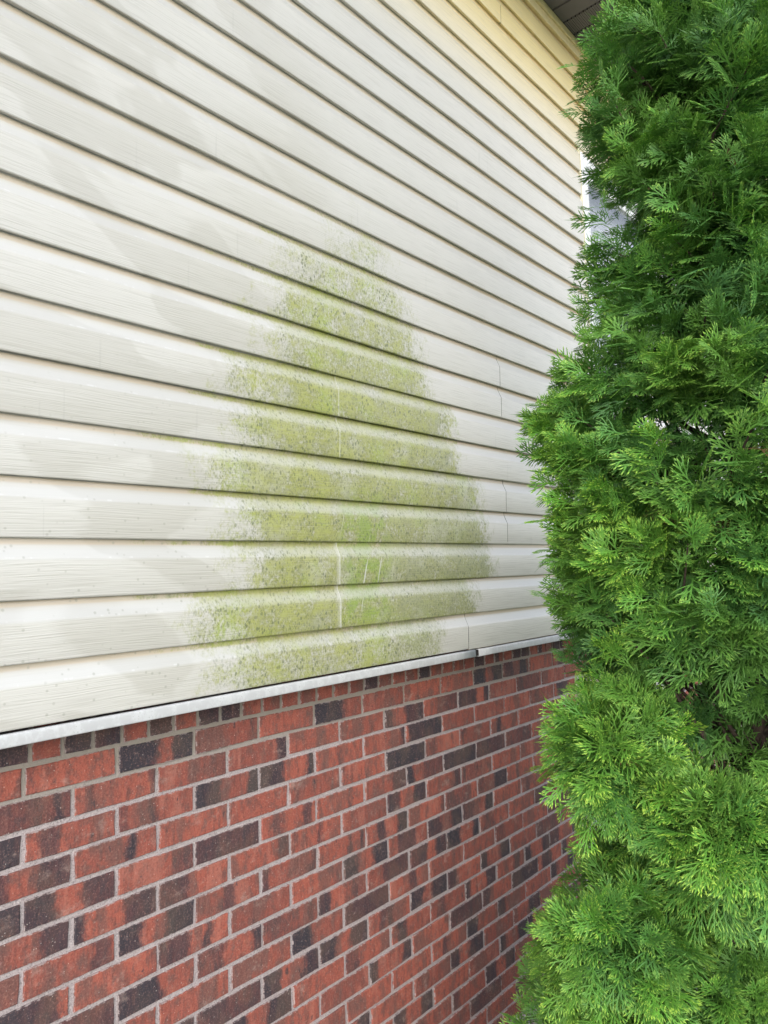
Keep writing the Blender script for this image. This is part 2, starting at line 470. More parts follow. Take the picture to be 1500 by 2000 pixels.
def soffit_material(vented):
    t = NT('vented_soffit' if vented else 'soffit')
    P = t.pos()
    X, Y, Z = t.xyz(P)
    c = t.mix(t.noise(P, 12, 3), (0.135, 0.125, 0.13), (0.17, 0.16, 0.165))
    if vented:
        row = t.m('FLOOR', t.m('DIVIDE', Y, 0.0105))
        xx = t.add(X, t.mul(t.m('MODULO', row, 2.0), 0.0055))
        fx = t.sub(t.m('FRACT', t.m('DIVIDE', xx, 0.011)), 0.5)
        fy = t.sub(t.m('FRACT', t.m('DIVIDE', Y, 0.0105)), 0.5)
        d = t.m('SQRT', t.add(t.mul(fx, fx), t.mul(fy, fy)))
        hole = t.sm(d, 0.30, 0.22)
        c = t.mix(hole, c, (0.012, 0.010, 0.010))
    t.bsdf(c, 0.55, None, 0.4)
    return t.mat
M_SOF = soffit_material(False)
M_SOFV = soffit_material(True)

# ------------------------------------------------------------------ ground
def ground_material():
    t = NT('lawn_ground')
    P = t.pos()
    n = t.noise(P, 6, 6, 0.7)
    f = t.noise(P, 160, 3, 0.7)
    c = t.mix(n, (0.045, 0.085, 0.022), (0.085, 0.125, 0.04))
    c = t.mix(t.mul(t.sm(f, 0.45, 0.6), 0.5), c, (0.13, 0.16, 0.06))
    t.bsdf(c, 0.9, t.bump(t.add(f, n), 0.8, 0.02), 0.2)
    return t.mat
g = MB()
N = 12
xs = [-400, -60, -12, -4, -1, 1, 3, 6, 10, 20, 80, 400]
n0 = len(g.v)
for y in xs:
    for x in xs: g.v.append((x, y, 0.0))
for j in range(N-1):
    for i in range(N-1):
        a = j*N+i
        g.f.append((a, a+1, a+N+1, a+N))
tag(g.build('ground', ground_material()), kind='structure')
def gravel_material():
    t = NT('pale_gravel')
    P = t.pos()
    v = t.vor(P, 70)
    gs = t.n('ShaderNodeSeparateColor'); t.put(gs.inputs[0], v[1])
    c = t.mix(gs.outputs[0], (0.24, 0.22, 0.20), (0.52, 0.50, 0.48))
    t.bsdf(c, 0.85, t.bump(t.mul(v[0], -1.0), 0.9, 0.008), 0.3)
    return t.mat
M_GRAV = gravel_material()
g = MB()
g.v = [(-3, -0.45, 0.004), (8, -0.45, 0.004), (8, 0.02, 0.004), (-3, 0.02, 0.004)]
g.f = [(0, 1, 2, 3)]
tag(g.build('gravel_bed', M_GRAV), kind='structure')
def concrete_material():
    t = NT('bounce_concrete')
    P = t.pos()
    n = t.noise(P, 3, 5, 0.6); f = t.noise(P, 120, 4, 0.7)
    c = t.mix(n, (0.40, 0.395, 0.385), (0.51, 0.505, 0.495))
    c = t.mix(t.mul(t.sm(f, 0.5, 0.36), 0.4), c, (0.27, 0.26, 0.24))
    t.bsdf(c, 0.85, t.bump(f, 0.5, 0.002), 0.3)
    return t.mat
M_CONC = concrete_material()
# paving slabs with open joints, added out of view to bounce light up
pav = MB()
pav.v = [(-3.6, -7.0, 0.002), (2.6, -7.0, 0.002), (2.6, -0.46, 0.002), (-3.6, -0.46, 0.002)]; pav.f = [(0, 1, 2, 3)]
added_paving = pav.build('bounce_paving', M_GRAV)
tag(added_paving, kind='structure')
for ix in range(4):
    for iy in range(4):
        q = MB(); x0_ = -3.6 + ix*1.55; y0_ = -7.0 + iy*1.635
        if ix == 3: continue
        q.box(x0_+0.005, x0_+1.54, y0_+0.005, y0_+1.625, 0.003, 0.035)
        q.build('bounce_slab', M_CONC, added_paving)
# loose stones lying on the bed where it can be glimpsed
g = MB()
oct_v = np.array([(1,0,0),(-1,0,0),(0,1,0),(0,-1,0),(0,0,1),(0,0,-1)], float)
oct_f = [(0,2,4),(2,1,4),(1,3,4),(3,0,4),(2,0,5),(1,2,5),(3,1,5),(0,3,5)]
for i in range(2600):
    x = rng.uniform(1.2, 3.2); y = rng.uniform(-0.44, -0.005); r = rng.uniform(0.006, 0.016)
    a = rng.uniform(0, 6.28); q = oct_v * (r*rng.uniform(.8,1.4), r*rng.uniform(.7,1.1), r*rng.uniform(.5,.8)) * rng.uniform(.85, 1.15, (6, 1))
    ca, sa = math.cos(a), math.sin(a)
    n0 = len(g.v)
    for w in q: g.v.append((x + w[0]*ca - w[1]*sa, y + w[0]*sa + w[1]*ca, 0.008 + w[2] + r*0.2))
    g.f += [tuple(n0+j for j in ff) for ff in oct_f]
tag(g.build('gravel', M_GRAV), 'loose pale gravel along the foot of the brick wall', None, 'stuff')

# ------------------------------------------------------------------ house
house = empty('house', (0, 0, 0))
tag(house, 'two-tone house wall of beige lap siding with green algae above red and charcoal brick', 'house')
BL, CH = 0.2032, 0.2032/3
XL, XR = -3.4, 7.2
DX0, DX1, DZ0, DZ1 = 2.432, 3.56, G - 1.02, G - 0.165      # low opening in the brick
UX0, UX1, UZ0, UZ1 = 2.630, 3.62, G + 1.2363, G + 2.5023      # opening in the siding

# mortar bed with the opening left free
g = MB()
MY = 0.0045
def mortar_rect(x0, x1, z0, z1):
    nx = max(1, int((x1-x0)/0.25)); nz = max(1, int((z1-z0)/0.25))
    n0 = len(g.v)
    for j in range(nz+1):
        for i in range(nx+1):
            g.v.append((x0+(x1-x0)*i/nx, MY, z0+(z1-z0)*j/nz))
    for j in range(nz):
        for i in range(nx):
            a = n0+j*(nx+1)+i
            g.f.append((a, a+1, a+nx+2, a+nx+1))
mortar_rect(XL, DX0, -0.05, G+0.088); mortar_rect(DX1, XR, -0.05, G+0.088)
mortar_rect(DX0, DX1, -0.05, DZ0); mortar_rect(DX0, DX1, DZ1, G+0.088)
g.box(DX0-0.003, DX0-0.001, MY, 0.10, DZ0, DZ1); g.box(DX1+0.001, DX1+0.003, MY, 0.10, DZ0, DZ1)
g.box(XL, XR, MY+0.003, 0.10, -0.05, 0.0)
g.box(XL, XR, 0.098, 0.10, 0.0, DZ0-0.002)
brick_wall = g.build('brick_wall', M_MORT, house)

def brick_mesh(hl, hh, seed):
    r = random.Random(seed)
    per = [(-1, -1), (-.4, -1), (.35, -1), (1, -1), (1, 0.1), (1, 1), (.3, 1), (-.45, 1), (-1, 1), (-1, -.1)]
    k = len(per); v = []
    j = [(r.uniform(-.0016, .0014), r.uniform(-.0018, .0016)) for _ in per]
    for (y, ins) in ((0.014, 0), (0.0016, 0), (0.0, 0.0018)):
        for (a, b), (jx, jz) in zip(per, j):
            v.append((a*(hl-ins)+jx, y + (r.uniform(-.0004, .0004) if ins else 0), b*(hh-ins)+jz))
    f = []
    for q in range(2):
        for i in range(k):
            a = q*k+i; b = q*k+(i+1) % k
            f.append((a, b, b+k, a+k))
    f.append(tuple(2*k+i for i in range(k)))
    return mesh('brick', v, f)
VAR = [brick_mesh(0.0966, 0.0287, s) for s in range(9)]
HDR = [brick_mesh(0.0286, 0.041, 50+s) for s in range(4)]
for me in VAR + HDR: me.materials.append(M_BRK)

# dark flashed bands seen on individual bricks: (row, left end in brick lengths) -> bands
D = {}
def rowd(r, u0, lst):
    for i, e in enumerate(lst): D[(r, round((u0+i)*2))] = e
n_ = []
rowd(1, -1, [[(.7,1,.7)], [(.02,.12,.4)], [(0,.5,.95),(.7,1,.95)], [(.84,.95,.5)], [(.05,.12,.3)], [(0,.62,.95)], n_, n_, n_, [(0,.4,.95),(.65,1,.95)], [(0,.4,.7),(.62,.95,.95)], n_])
rowd(2, -.5, [[(0,1,.6),(.78,.95,.9)], [(.12,.22,.6),(.9,1,.6)], [(.75,1,.5)], [(.82,1,.85)], n_, n_, [(0,.16,.9),(.5,1,.8)], [(.35,1,.65)], [(0,.6,.85),(.85,1,.9)], n_, [(0,.95,.6)], n_])
rowd(3, -1, [n_, [(.12,.36,.75),(.4,1,.3)], [(.0,.15,.5),(.35,.5,.6)], [(0,.38,.9),(.82,1,.98)], [(0,.42,.92),(.85,1,.98)], [(.42,.52,.6)], [(.88,1,.8)], [(.03,1,.92)], n_, n_, n_, [(.1,.3,.4)], [(.1,.65,.9)]])
rowd(4, -.5, [[(0,.35,.75),(.62,1,.8)], [(.6,.74,.9)], n_, n_, [(.1,.3,.3)], [(.0,.1,.5)], [(0,1,.95)], [(0,.3,.5)], [(.03,.15,.7)], [(.18,.38,.9)], n_, n_])
rowd(5, -1, [n_, [(0,.32,.9),(.6,1,.75)], [(.68,1,.6)], [(.0,1,.8)], [(.12,.4,.45),(.76,.95,.7)], [(.6,.7,.7)], [(.65,1,.7)], [(0,.16,.95),(.45,1,.6)], [(0,1,.92)], [(0,1,.8)], [(0,1,.6)], n_])
rowd(6, -.5, [[(0,.2,.6),(.68,1,.85)], [(0,.14,.9),(.56,1,.8)], [(0,.42,.8)], [(.8,1,.75)], [(.0,.12,.5),(.5,.62,.7)], n_, [(0,.3,.85),(.66,1,.9)], [(.75,1,.7)], [(0,.9,.5)], [(.2,.6,.3)], n_, [(.1,.4,.6)]])
rowd(7, -1, [[(0,1,.7)], [(.72,.95,.7)], [(0,.32,.9),(.6,1,.95)], [(.4,.6,.7)], [(0,.15,.7),(.86,1,.6)], [(.6,.7,.8),(.85,.96,.85)], [(.22,.45,.85),(.74,1,.95)], [(.88,1,.6)], [(0,.8,.5)], [(0,.2,.6),(.55,1,.85)], [(.3,.45,.8)], n_])
rowd(8, -.5, [[(0,.92,.85)], [(.86,1,.5)], [(0,.42,.8),(.6,.75,.85)], [(.3,.4,.4)], [(.8,1,.4)], [(0,.3,.95),(.64,1,.95)], [(.2,.7,.75)], [(0,.38,.8),(.66,1,.95)], [(0,.35,.7),(.72,.98,.95)], n_, [(.1,.3,.5)], [(.6,1,.8)]])
rowd(9, -1, [[(0,.9,.6)], [(0,1,.7)], [(0,.55,.9)], [(0,.42,.6),(.85,1,.85)], [(.0,.7,.45),(.8,.95,.7)], [(0,.22,.85),(.5,1,.5)], [(.35,1,.75)], [(.0,.45,.75),(.7,1,.85)], [(0,.42,.95),(.78,1,.95)], [(.1,.5,.6)], n_, [(.0,.5,.8)]])
rowd(10, 4.5, [[(0,1,.8)], [(.5,.72,.75)], n_, n_, [(0,.3,.5)], n_])

hl_full = 0.0966
seen_stats = [0, 0]
far = MB()
def in_view(x, z, pad=0.03):
    d = Vector((x, 0, z)) - CAM
    zz = d.dot(FW)
    if zz <= 0.1: return False
    px = 0.5 + 1365.36*d.dot(RT)/zz/1500; py = 0.5 - 1365.36*d.dot(UP)/zz/2000
    return -pad < px < 1.0+pad and -pad < py < 1+pad
rb = random.Random(5)
def add_far(me, x, y, z, sx=1.0):
    n0 = len(far.v)
    for v in me.vertices: far.v.append((x+v.co.x*sx, y+v.co.y, z+v.co.z))
    for p in me.polygons: far.f.append(tuple(n0+i for i in p.vertices))
nb = 0
for r in range(1, 21):
    off = 0.0 if r % 2 else 0.5
    zc = G - (r-0.5)*CH
    i0 = int((XL/BL)) - 1
    for i in range(i0, int(XR/BL)+1):
        u0 = i + off
        xa, xb = u0*BL + 0.005, (u0+1)*BL - 0.005
        if xa < XL or xb > XR: continue
        if DZ0 - 0.03 < zc < DZ1 + 0.03:
            if xa >= DX0 - 0.03 and xb <= DX1 + 0.03: continue
            if xa < DX0 < xb: xb = DX0
            if xa < DX1 < xb: xa = DX1
            if xb - xa < 0.03: continue
        xc = (xa+xb)/2; sx = (xb-xa)/2/hl_full
        me = VAR[rb.randrange(len(VAR))]
        y = rb.uniform(-0.0012, 0.0012); jz = rb.uniform(-0.0016, 0.0016); jx = rb.uniform(-0.002, 0.002) if sx > .95 else 0
        vis = in_view(xc, zc) and xc < 2.46 and nb < 258
        if not vis:
            add_far(me, xc, y, zc, sx)
            continue
        o = link('brick', me, None, brick_wall, (xc+jx, y, zc+jz))
        o.scale = (sx, 1, 1)
        o.rotation_euler = (rb.uniform(-.008, .008), rb.uniform(-.008, .008), rb.uniform(-.008, .008))
        key = (r, round(u0*2))
        if key in D: bands = D[key]
        else:
            q = rb.random()
            if q < .38: bands = n_
            elif q < .52: bands = [(0, 1, rb.uniform(.5, .95))]
            elif q < .8:
                a = rb.choice([0, rb.uniform(0, .7)]); bands = [(a, a+rb.uniform(.15, .45), rb.uniform(.6, .95))]
            else: bands = [(0, rb.uniform(.15, .4), .9), (rb.uniform(.55, .8), 1, .9)]
        bands = list(bands) + [(-2, -1.9, 0)] * 2
        def wide(b):
            a, c, s_ = b
            if a <= 0.02 and a > -1: a = -0.5
            if c >= 0.98: c = 1.5
            return [float(a), float(c), float(s_)]
        o['seg_a'] = wide(bands[0]); o['seg_b'] = wide(bands[1])
        o['tone'] = float(rb.random()); o['half_len'] = hl_full
        nb += 1
# header course under the siding
i = int(XL/CH)
while (i+1)*CH < XR:
    xc = (i+0.5)*CH + 0.012
    me = HDR[rb.randrange(4)]
    if in_view(xc, G+0.03) and xc < 2.2 and nb < 298:
        o = link('brick', me, None, brick_wall, (xc, rb.uniform(-.001, .001), G+0.005+0.041))
        dk = rb.random()
        u = xc/BL
        p = .75 if 7.9 < u < 10.6 else .35
        o['seg_a'] = [-.5, 1.5, .85] if dk < p*.7 else ([-.5, .5, .8] if dk < p else [-2., -1.9, 0.])
        o['seg_b'] = [-2., -1.9, 0.]
        o['tone'] = float(rb.random()*.6); o['half_len'] = 0.0286
        nb += 1
    else: add_far(me, xc, 0, G+0.005+0.041)
    i += 1
o = far.build('brick_courses', M_BRKF, brick_wall); o['kind'] = 'stuff'
print('single bricks', nb)

# siding ------------------------------------------------------------------
g = MB()
g.box(XL, UX0+.01, -0.052, -0.050, ZS+0.02, G+3.10)
g.box(UX1-.01, XR, -0.052, -0.050, ZS+0.02, G+3.10)
g.box(UX0+.01, UX1-.01, -0.052, -0.050, ZS+0.02, UZ0); g.box(UX0+.01, UX1-.01, -0.052, -0.050, UZ1, G+3.10)
siding_wall = g.build('siding_wall', M_DARKV, house)

def lap_profile(z0, first):
    # from the inner lip, round the bottom edge, up the face, cove, nail strip
    P = []
    if first: P += [(-0.060, z0+0.0035)]
    P += [(-0.0715, z0+0.0010), (-0.0738, z0), (-0.0752, z0+0.0008), (-0.0760, z0+0.004), (-0.0772, z0+0.045), (-0.0784, z0+0.0815),
          (-0.0780, z0+0.0835), (-0.0768, z0+0.0858), (-0.0733, z0+0.0935), (-0.0695, z0+0.102), (-0.0662, z0+0.109), (-0.0645, z0+0.113), (-0.0637, z0+0.118), (-0.0637, z0+0.1275)]
    return P
ph = [rng.uniform(0, 6.28) for _ in range(8)]
def panel(k0, k1, x0, x1, inset=0.0, dz=0.0, gl=True):
    prof = []
    for k in range(k0, k1):
        z0 = ZS + k*EX + dz
        prof += lap_profile(z0, True)
    prof = prof[:-1] + [(-0.0637, ZS + k1*EX + dz + 0.010)] 
    n = max(2, int((x1-x0)/0.05)+1)
    xs_ = [x0 + (x1-x0)*i/(n-1) for i in range(n)]
    kk = k0
    def off(x, z):
        return inset + 0.0009*math.sin(x*5.1+kk*1.7+ph[kk % 8]) + 0.0005*math.sin(x*11.3+kk*2.9+z*9)
    g = MB(); g.sweep_x(prof, xs_, off)
    nf = len(g.f)
    for xe in (xs_[0], xs_[-1]):          # cut ends: the thickness of the vinyl
        n0 = len(g.v)
        for (y, z) in prof:
            yy = y + off(xe, z)
            g.v += [(xe, yy, z), (xe, yy+0.0012, z)]
        for j in range(len(prof)-1):
            a = n0+2*j
            g.f.append((a, a+1, a+3, a+2))
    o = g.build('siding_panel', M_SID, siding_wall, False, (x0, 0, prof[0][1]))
    o.data.polygons.foreach_set('use_smooth', [i < nf for i in range(len(o.data.polygons))])
    return o
SEAM = {0: 1.495, 1: 0.853, 3: 1.788, 5: 0.866, 7: 1.783, 9: 3.38, 11: 3.2, 13: 3.4, 15: 3.05, 17: 3.38, 19: 3.15, 21: 1.925}
def row_panels(k0, k1):
    s = SEAM[k0]
    cuts = [XL]
    q = s
    while q - 3.65 > XL: q -= 3.65
    while q < XR:
        cuts.append(q); q += 3.65
    cuts.append(XR)
    za, zb = ZS+k0*EX, ZS+k1*EX
    for i in range(len(cuts)-1):
        a, b = cuts[i], cuts[i+1]
        if k0 in (1, 5):                      # the right-hand length laps over the left one
            js = min(range(len(cuts)), key=lambda q_: abs(cuts[q_]-s))
            inset = -0.0018 if i % 2 == js % 2 else 0.0
            a2 = a - (0.02 if (i > 0 and inset == 0) else 0)
            b2 = b + (0.02 if (i < len(cuts)-2 and inset == 0) else 0)
        else:                                 # lengths butt with an open joint
            inset = 0.0
            a2 = a + (0.0019 if i > 0 else 0); b2 = b - (0.0019 if i < len(cuts)-2 else 0)
        dz = -0.003 if (k0 == 0 and i >= 2) else 0
        segs = [(a2, b2)]
        if zb > UZ0 + 0.05 and za < UZ1 - 0.05:
            ns = []
            for (p, q_) in segs:
                if q_ <= UX0 or p >= UX1: ns.append((p, q_)); continue
                if p < UX0: ns.append((p, UX0-0.004))
                if q_ > UX1: ns.append((UX1+0.004, q_))
            segs = ns
        for (p, q_) in segs:
            if q_-p > 0.03: panel(k0, k1, p, q_, inset, dz)
row_panels(0, 1)
for k in range(1, 23, 2): row_panels(k, k+2)

# white ledge trim in two lengths with an open joint
def ledge(x0, x1, dz=0.0):
    g = MB()
    zt, zb = G+0.0855+dz, G+0.0605+dz
    n = max(2, int((x1-x0)/0.1))
    xs_ = [x0+(x1-x0)*i/n for i in range(n+1)]
    prof = [(-0.055, zt-0.001), (-0.0775, zt+0.0012), (-0.0815, zt+0.0006), (-0.0832, zt-0.0015), (-0.0835, zt-0.006), (-0.0842, zb+0.003), (-0.0836, zb+0.0008), (-0.082, zb), (-0.006, zb+0.001)]
    g.sweep_x(prof, xs_, lambda x, z: 0.0005*math.sin(x*3.7)+0.0003*math.sin(x*11))
    n0 = len(g.v)
    o = g.build('ledge_trim', M_TRIM, siding_wall, True)
    md = o.modifiers.new('thick', 'SOLIDIFY'); md.thickness = 0.001; md.offset = -1
    return o
ledge(XL, 1.526); ledge(1.546, XR, -0.0012)
g = MB(); g.box(1.52, 1.555, -0.076, -0.060, G+0.062, G+0.0845)
g.build('joint_backing', M_DARKV, siding_wall)

# finishing trim under the soffit
g = MB()
zt = ZS + 22.97*EX
for (x0, x1) in ((XL, XR),):
    xs_ = [x0, x0+2, x0+5, x1]
    g.sweep_x([(-0.062, zt+0.004), (-0.0800, zt+0.001), (-0.0815, zt+0.003), (-0.0815, zt+0.040), (-0.079, zt+0.043), (-0.079, zt+0.046), (-0.088, zt+0.047), (-0.0895, zt+0.049), (-0.0895, G+3.092), (-0.062, G+3.094)], xs_)
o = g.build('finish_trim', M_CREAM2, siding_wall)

# soffit -------------------------------------------------------------------
SZ = G + 3.094
YO = -0.42
g = MB(); g.box(XL-.3, XR+.3, YO, -0.05, SZ+0.03, SZ+0.04)
soffit = g.build('soffit', M_DARKV, house)
W = 0.1095
x = 2.394 - W*int((2.394-XL)/W)
i = -int((2.394-XL)/W)
while x < XR:
    vent = ((i-1)//3) % 2 == 0
    g = MB()
    pr = [(x+0.0, SZ+0.014), (x+0.0015, SZ+0.012), (x+0.006, SZ), (x+W-0.006, SZ), (x+W-0.0015, SZ+0.012), (x+W, SZ+0.014)]
    n0 = len(g.v)
    for y in (-0.0895, YO):
        for (a, b) in pr: g.v.append((a, y, b))
    for j in range(5): g.f.append((n0+j, n0+j+1, n0+j+7, n0+j+6))
    g.build('soffit_panel', M_SOFV if vent else M_SOF, soffit)
    x += W; i += 1
# fascia, gutter and roof
g = MB(); g.box(XL-.3, XR+.3, YO-0.02, YO, SZ-0.005, SZ+0.16, 0.002)
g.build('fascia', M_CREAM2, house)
g = MB()
gx = [XL-.3, 0, 3, XR+.3]
g.sweep_x([(YO-0.021, SZ+0.15), (YO-0.021, SZ+0.045), (YO-0.08, SZ+0.04), (YO-0.105, SZ+0.08), (YO-0.12, SZ+0.09), (YO-0.125, SZ+0.15), (YO-0.115, SZ+0.15)], gx)
g.build('gutter', M_GUT, house)
g = MB()
g.sweep_x([(YO-0.06, SZ+0.17), (YO-0.06, SZ+0.185), (4.0, SZ+2.2), (8.6, SZ+0.0), (8.6, SZ-0.015), (4.0, SZ+2.18), (YO-0.06, SZ+0.17)], [XL-.3, 1, XR+.3])
g.build('roof', M_ROOF, house)
# the rest of the house box
g = MB()
g.box(XL-0.02, XL, 0.0, 8, 0, SZ); g.box(XR, XR+0.02, 0.0, 8, 0, SZ); g.box(XL, XR, 8, 8.02, 0, SZ)
g.v += [(XL-.01, 0, SZ), (XL-.01, 8, SZ), (XL-.01, 4, SZ+2.1), (XR+.01, 0, SZ), (XR+.01, 8, SZ), (XR+.01, 4, SZ+2.1)]
q = len(g.v)-6
g.f += [(q, q+1, q+2), (q+3, q+5, q+4)]
g.build('side_wall', M_CREAM, house)

# upper window ------------------------------------------------------------
def frame_ring(g, x0, x1, z0, z1, w, y0, y1, b=0.003):
    g.box(x0, x0+w, y0, y1, z0, z1, b); g.box(x1-w, x1, y0, y1, z0, z1, b)
    g.box(x0+w-0.0005, x1-w+0.0005, y0+0.0012, y1, z0, z0+w, b); g.box(x0+w-0.0005, x1-w+0.0005, y0+0.0012, y1, z1-w, z1, b)
def window(x0, x1, z0, z1, yf, jmat, jw):
    g = MB(); frame_ring(g, x0+jw, x1-jw, z0+jw, z1-jw, 0.055, yf-0.012, yf+0.07)
    fr = g.build('window', M_WHITE, house)
    g = MB(); frame_ring(g, x0, x1, z0, z1, jw+0.001, yf-0.008, yf+0.03, 0.002)
    g.build('casing', jmat, fr)
    zi = (z0+z1)/2
    a, b = x0+jw+0.056, x1-jw-0.056
    g = MB(); frame_ring(g, a, b, zi-0.02, z1-jw-0.056, 0.045, yf+0.004, yf+0.03)
    g.build('sash', M_WHITE, fr)
    g = MB(); frame_ring(g, a, b, z0+jw+0.056, zi+0.02, 0.045, yf+0.033, yf+0.06)
    g.build('sash', M_WHITE, fr)
    for (p, q, yy) in ((zi+0.02, z1-jw-0.10, yf+0.017), (z0+jw+0.10, zi-0.02, yf+0.047)):
        g = MB(); g.box(a+0.044, b-0.044, yy, yy+0.004, p, q)
        g.build('pane', M_GLASS, fr)
    g = MB()
    zz = z0+jw+0.06
    while zz < z1-jw-0.06:
        g.box(a+0.03, b-0.03, yf+0.100, yf+0.102, zz, zz+0.021); zz += 0.024
    s = g.build('blind', M_BLIND, fr); s['kind'] = 'stuff'
    g = MB(); g.box(a, b, yf+0.12, yf+0.125, z0, z1); g.build('back_panel', M_BLIND, fr)
window(UX0, UX1, UZ0, UZ1, -0.066, M_CREAM, 0.016)
window(DX0+0.002, DX1-0.002, DZ0, DZ1, 0.010, M_CREAM, 0.05)

# ------------------------------------------------------------------ arborvitae
TC = Vector((1.35, -1.03, 0.0))
prof_z = np.array([-1.35, -1.15, -.93, -.789, -.604, -.444, -.262, -.127, -.021, .071, .142, .321, .53, .773, .96, 1.162, 1.402, 1.55, 1.72, 1.858, 2.004, 2.35, 2.7]) + G
prof_r = np.array([.56, .65, .68, .655, .60, .49, .43, .47, .44, .35, .48, .502, .485, .50, .42, .325, .31, .315, .375, .30, .245, .14, .03])
def crown_r(z): return float(np.interp(z, prof_z, prof_r))

def foliage_material():
    t = NT('thuja_foliage')
    a = t.n('ShaderNodeAttribute', attribute_type='GEOMETRY', attribute_name='tip').outputs['Fac']
    b = t.n('ShaderNodeAttribute', attribute_type='INSTANCER', attribute_name='tint').outputs['Fac']
    P = t.pos()
    n = t.noise(P, 45, 3, 0.6)
    n2 = t.noise(P, 3.2, 3, 0.6)
    bb = t.m('MINIMUM', b, 1.0)
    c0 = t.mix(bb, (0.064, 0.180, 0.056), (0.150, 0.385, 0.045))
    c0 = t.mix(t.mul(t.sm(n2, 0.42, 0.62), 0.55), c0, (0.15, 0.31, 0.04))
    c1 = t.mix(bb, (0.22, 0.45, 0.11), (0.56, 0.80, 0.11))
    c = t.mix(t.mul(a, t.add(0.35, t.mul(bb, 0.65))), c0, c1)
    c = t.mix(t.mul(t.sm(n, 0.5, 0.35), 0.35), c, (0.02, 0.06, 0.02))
    c = t.mix(t.sm(b, 1.4, 1.8), c, (0.15, 0.095, 0.045))
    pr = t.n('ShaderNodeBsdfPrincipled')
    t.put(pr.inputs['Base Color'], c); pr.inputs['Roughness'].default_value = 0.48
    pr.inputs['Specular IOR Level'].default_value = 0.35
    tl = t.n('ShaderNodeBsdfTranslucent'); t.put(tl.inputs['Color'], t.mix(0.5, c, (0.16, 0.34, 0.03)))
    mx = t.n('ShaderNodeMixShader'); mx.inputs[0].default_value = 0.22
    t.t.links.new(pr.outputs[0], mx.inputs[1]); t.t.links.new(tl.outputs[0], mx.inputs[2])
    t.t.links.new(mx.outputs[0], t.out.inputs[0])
    return t.mat
M_FOL = foliage_material()
M_BARK = plain('red_brown_bark', (0.10, 0.068, 0.050), 0.9, 60, 0.3, 0.8)

def spray(seed, L=0.115):
    """one flat forked spray lying in the local xz plane, growing along +z, drooping towards -y"""
    r = random.Random(seed)
    V, F, T = [], [], []
    droop = r.uniform(0.6, 2.2)
    cup = r.uniform(-3, 3)
    def warp(x, z, y=0.0):
        return (x, y - droop*z*z*1.2 - cup*x*x*0.8 , z)
    def ribbon(p, ang, ln, w, t0, t1, bend):
        # p in plane; several cross sections, tent-shaped
        n = 3 if ln > .03 else (2 if ln > .01 else 1)
        x, z = p; a = ang
        secs = []
        for i in range(n+1):
            f = i/n
            ww = w*(1.0 if f < .7 else 0.72)*0.5
            dx, dz = math.cos(a), -math.sin(a)
            secs.append(((x-dx*ww, z-dz*ww), (x, z), (x+dx*ww, z+dz*ww)))
            a += bend/n
            x += math.sin(a)*ln/n; z += math.cos(a)*ln/n
        b = len(V)
        yo = r.uniform(-.0015, .0015)
        for i, s in enumerate(secs):
            f = i/n
            for j, (u, v_) in enumerate(s):
                V.append(warp(u, v_, (0.0009 if j == 1 else 0) + yo*f)); T.append(t0+(t1-t0)*f)
        for i in range(n):
            for j in range(2):
                q = b+i*3+j
                F.append((q, q+1, q+4, q+3))
        # rounded tip
        V.append(warp(x+math.sin(a)*w*.35, z+math.cos(a)*w*.35)); T.append(t1)
        q = b+n*3
        F.append((q, q+1, len(V)-1)); F.append((q+1, q+2, len(V)-1))
        return (x, z), a
    W_ = 0.0040
    def branch(p, ang, ln, bend, lev, t0, side):
        """a branchlet that forks alternately; only the outermost ends are fresh green"""
        x, z = p
        fresh = 1.0 if lev > 0 else 0.8
        ribbon(p, ang, ln, W_*(1.0 if lev else 1.1), t0, t0, bend)
        # fresh end laid as its own short piece
        ex, ez, ea = x, z, ang
        n = 6
        for q in range(n):
            ea += bend/n; ex += math.sin(ea)*ln/n; ez += math.cos(ea)*ln/n
        ribbon((ex, ez), ea, r.uniform(.004, .007), W_*1.02, t0+.25, fresh, 0)
        if lev >= 2: return
        gap = (0.0128, 0.0118, 0.012)[lev]*r.uniform(.9, 1.15)
        m_ = int((ln - 0.004)/gap)
        ca = ang; px, pz = x, z
        for j in range(1, m_+1):
            g_ = j/(m_+0.6)
            ca = ang + bend*g_
            px = x; pz = z
            # walk along the bent axis
            aa = ang; k_ = 8
            for q in range(k_):
                aa += bend*g_/k_; px += math.sin(aa)*ln*g_/k_; pz += math.cos(aa)*ln*g_/k_
            l2 = (ln*(1-g_)*(0.78, 0.62, 0.6)[lev] + 0.0095)*r.uniform(.78, 1.15)
            if lev == 0 and g_ < .3: l2 *= .55 + g_
            a2 = ca + side*r.uniform(.52, .78)
            branch((px, pz), a2, l2, -side*r.uniform(.05, .45), lev+1, t0, side if lev else side)
            side = -side
    branch((0, 0), r.uniform(-.1, .1), L, r.uniform(-.4, .4), 0, 0.0, 1)
    me = mesh('spray', V, F)
    at = me.attributes.new('tip', 'FLOAT', 'POINT')
    at.data.foreach_set('value', T)
    me.materials.append(M_FOL)
    return me
sprays = [bpy.data.objects.new('spray', spray(s, L)) for s, L in ((1, .10), (2, .086), (3, .104), (4, .077), (5, .09), (6, .10), (7, .082), (8, .095))]
print('spray tris', [len(s.data.polygons)*2 for s in sprays])

# crown: plumes (branch ends) over a lumpy surface, each carrying many sprays
CV = CAM - TC; cam_az = math.atan2(CV.y, CV.x)
pts, rots, scs, idx, tints = [], [], [], [], []
branches = []
from mathutils import noise as mnoise
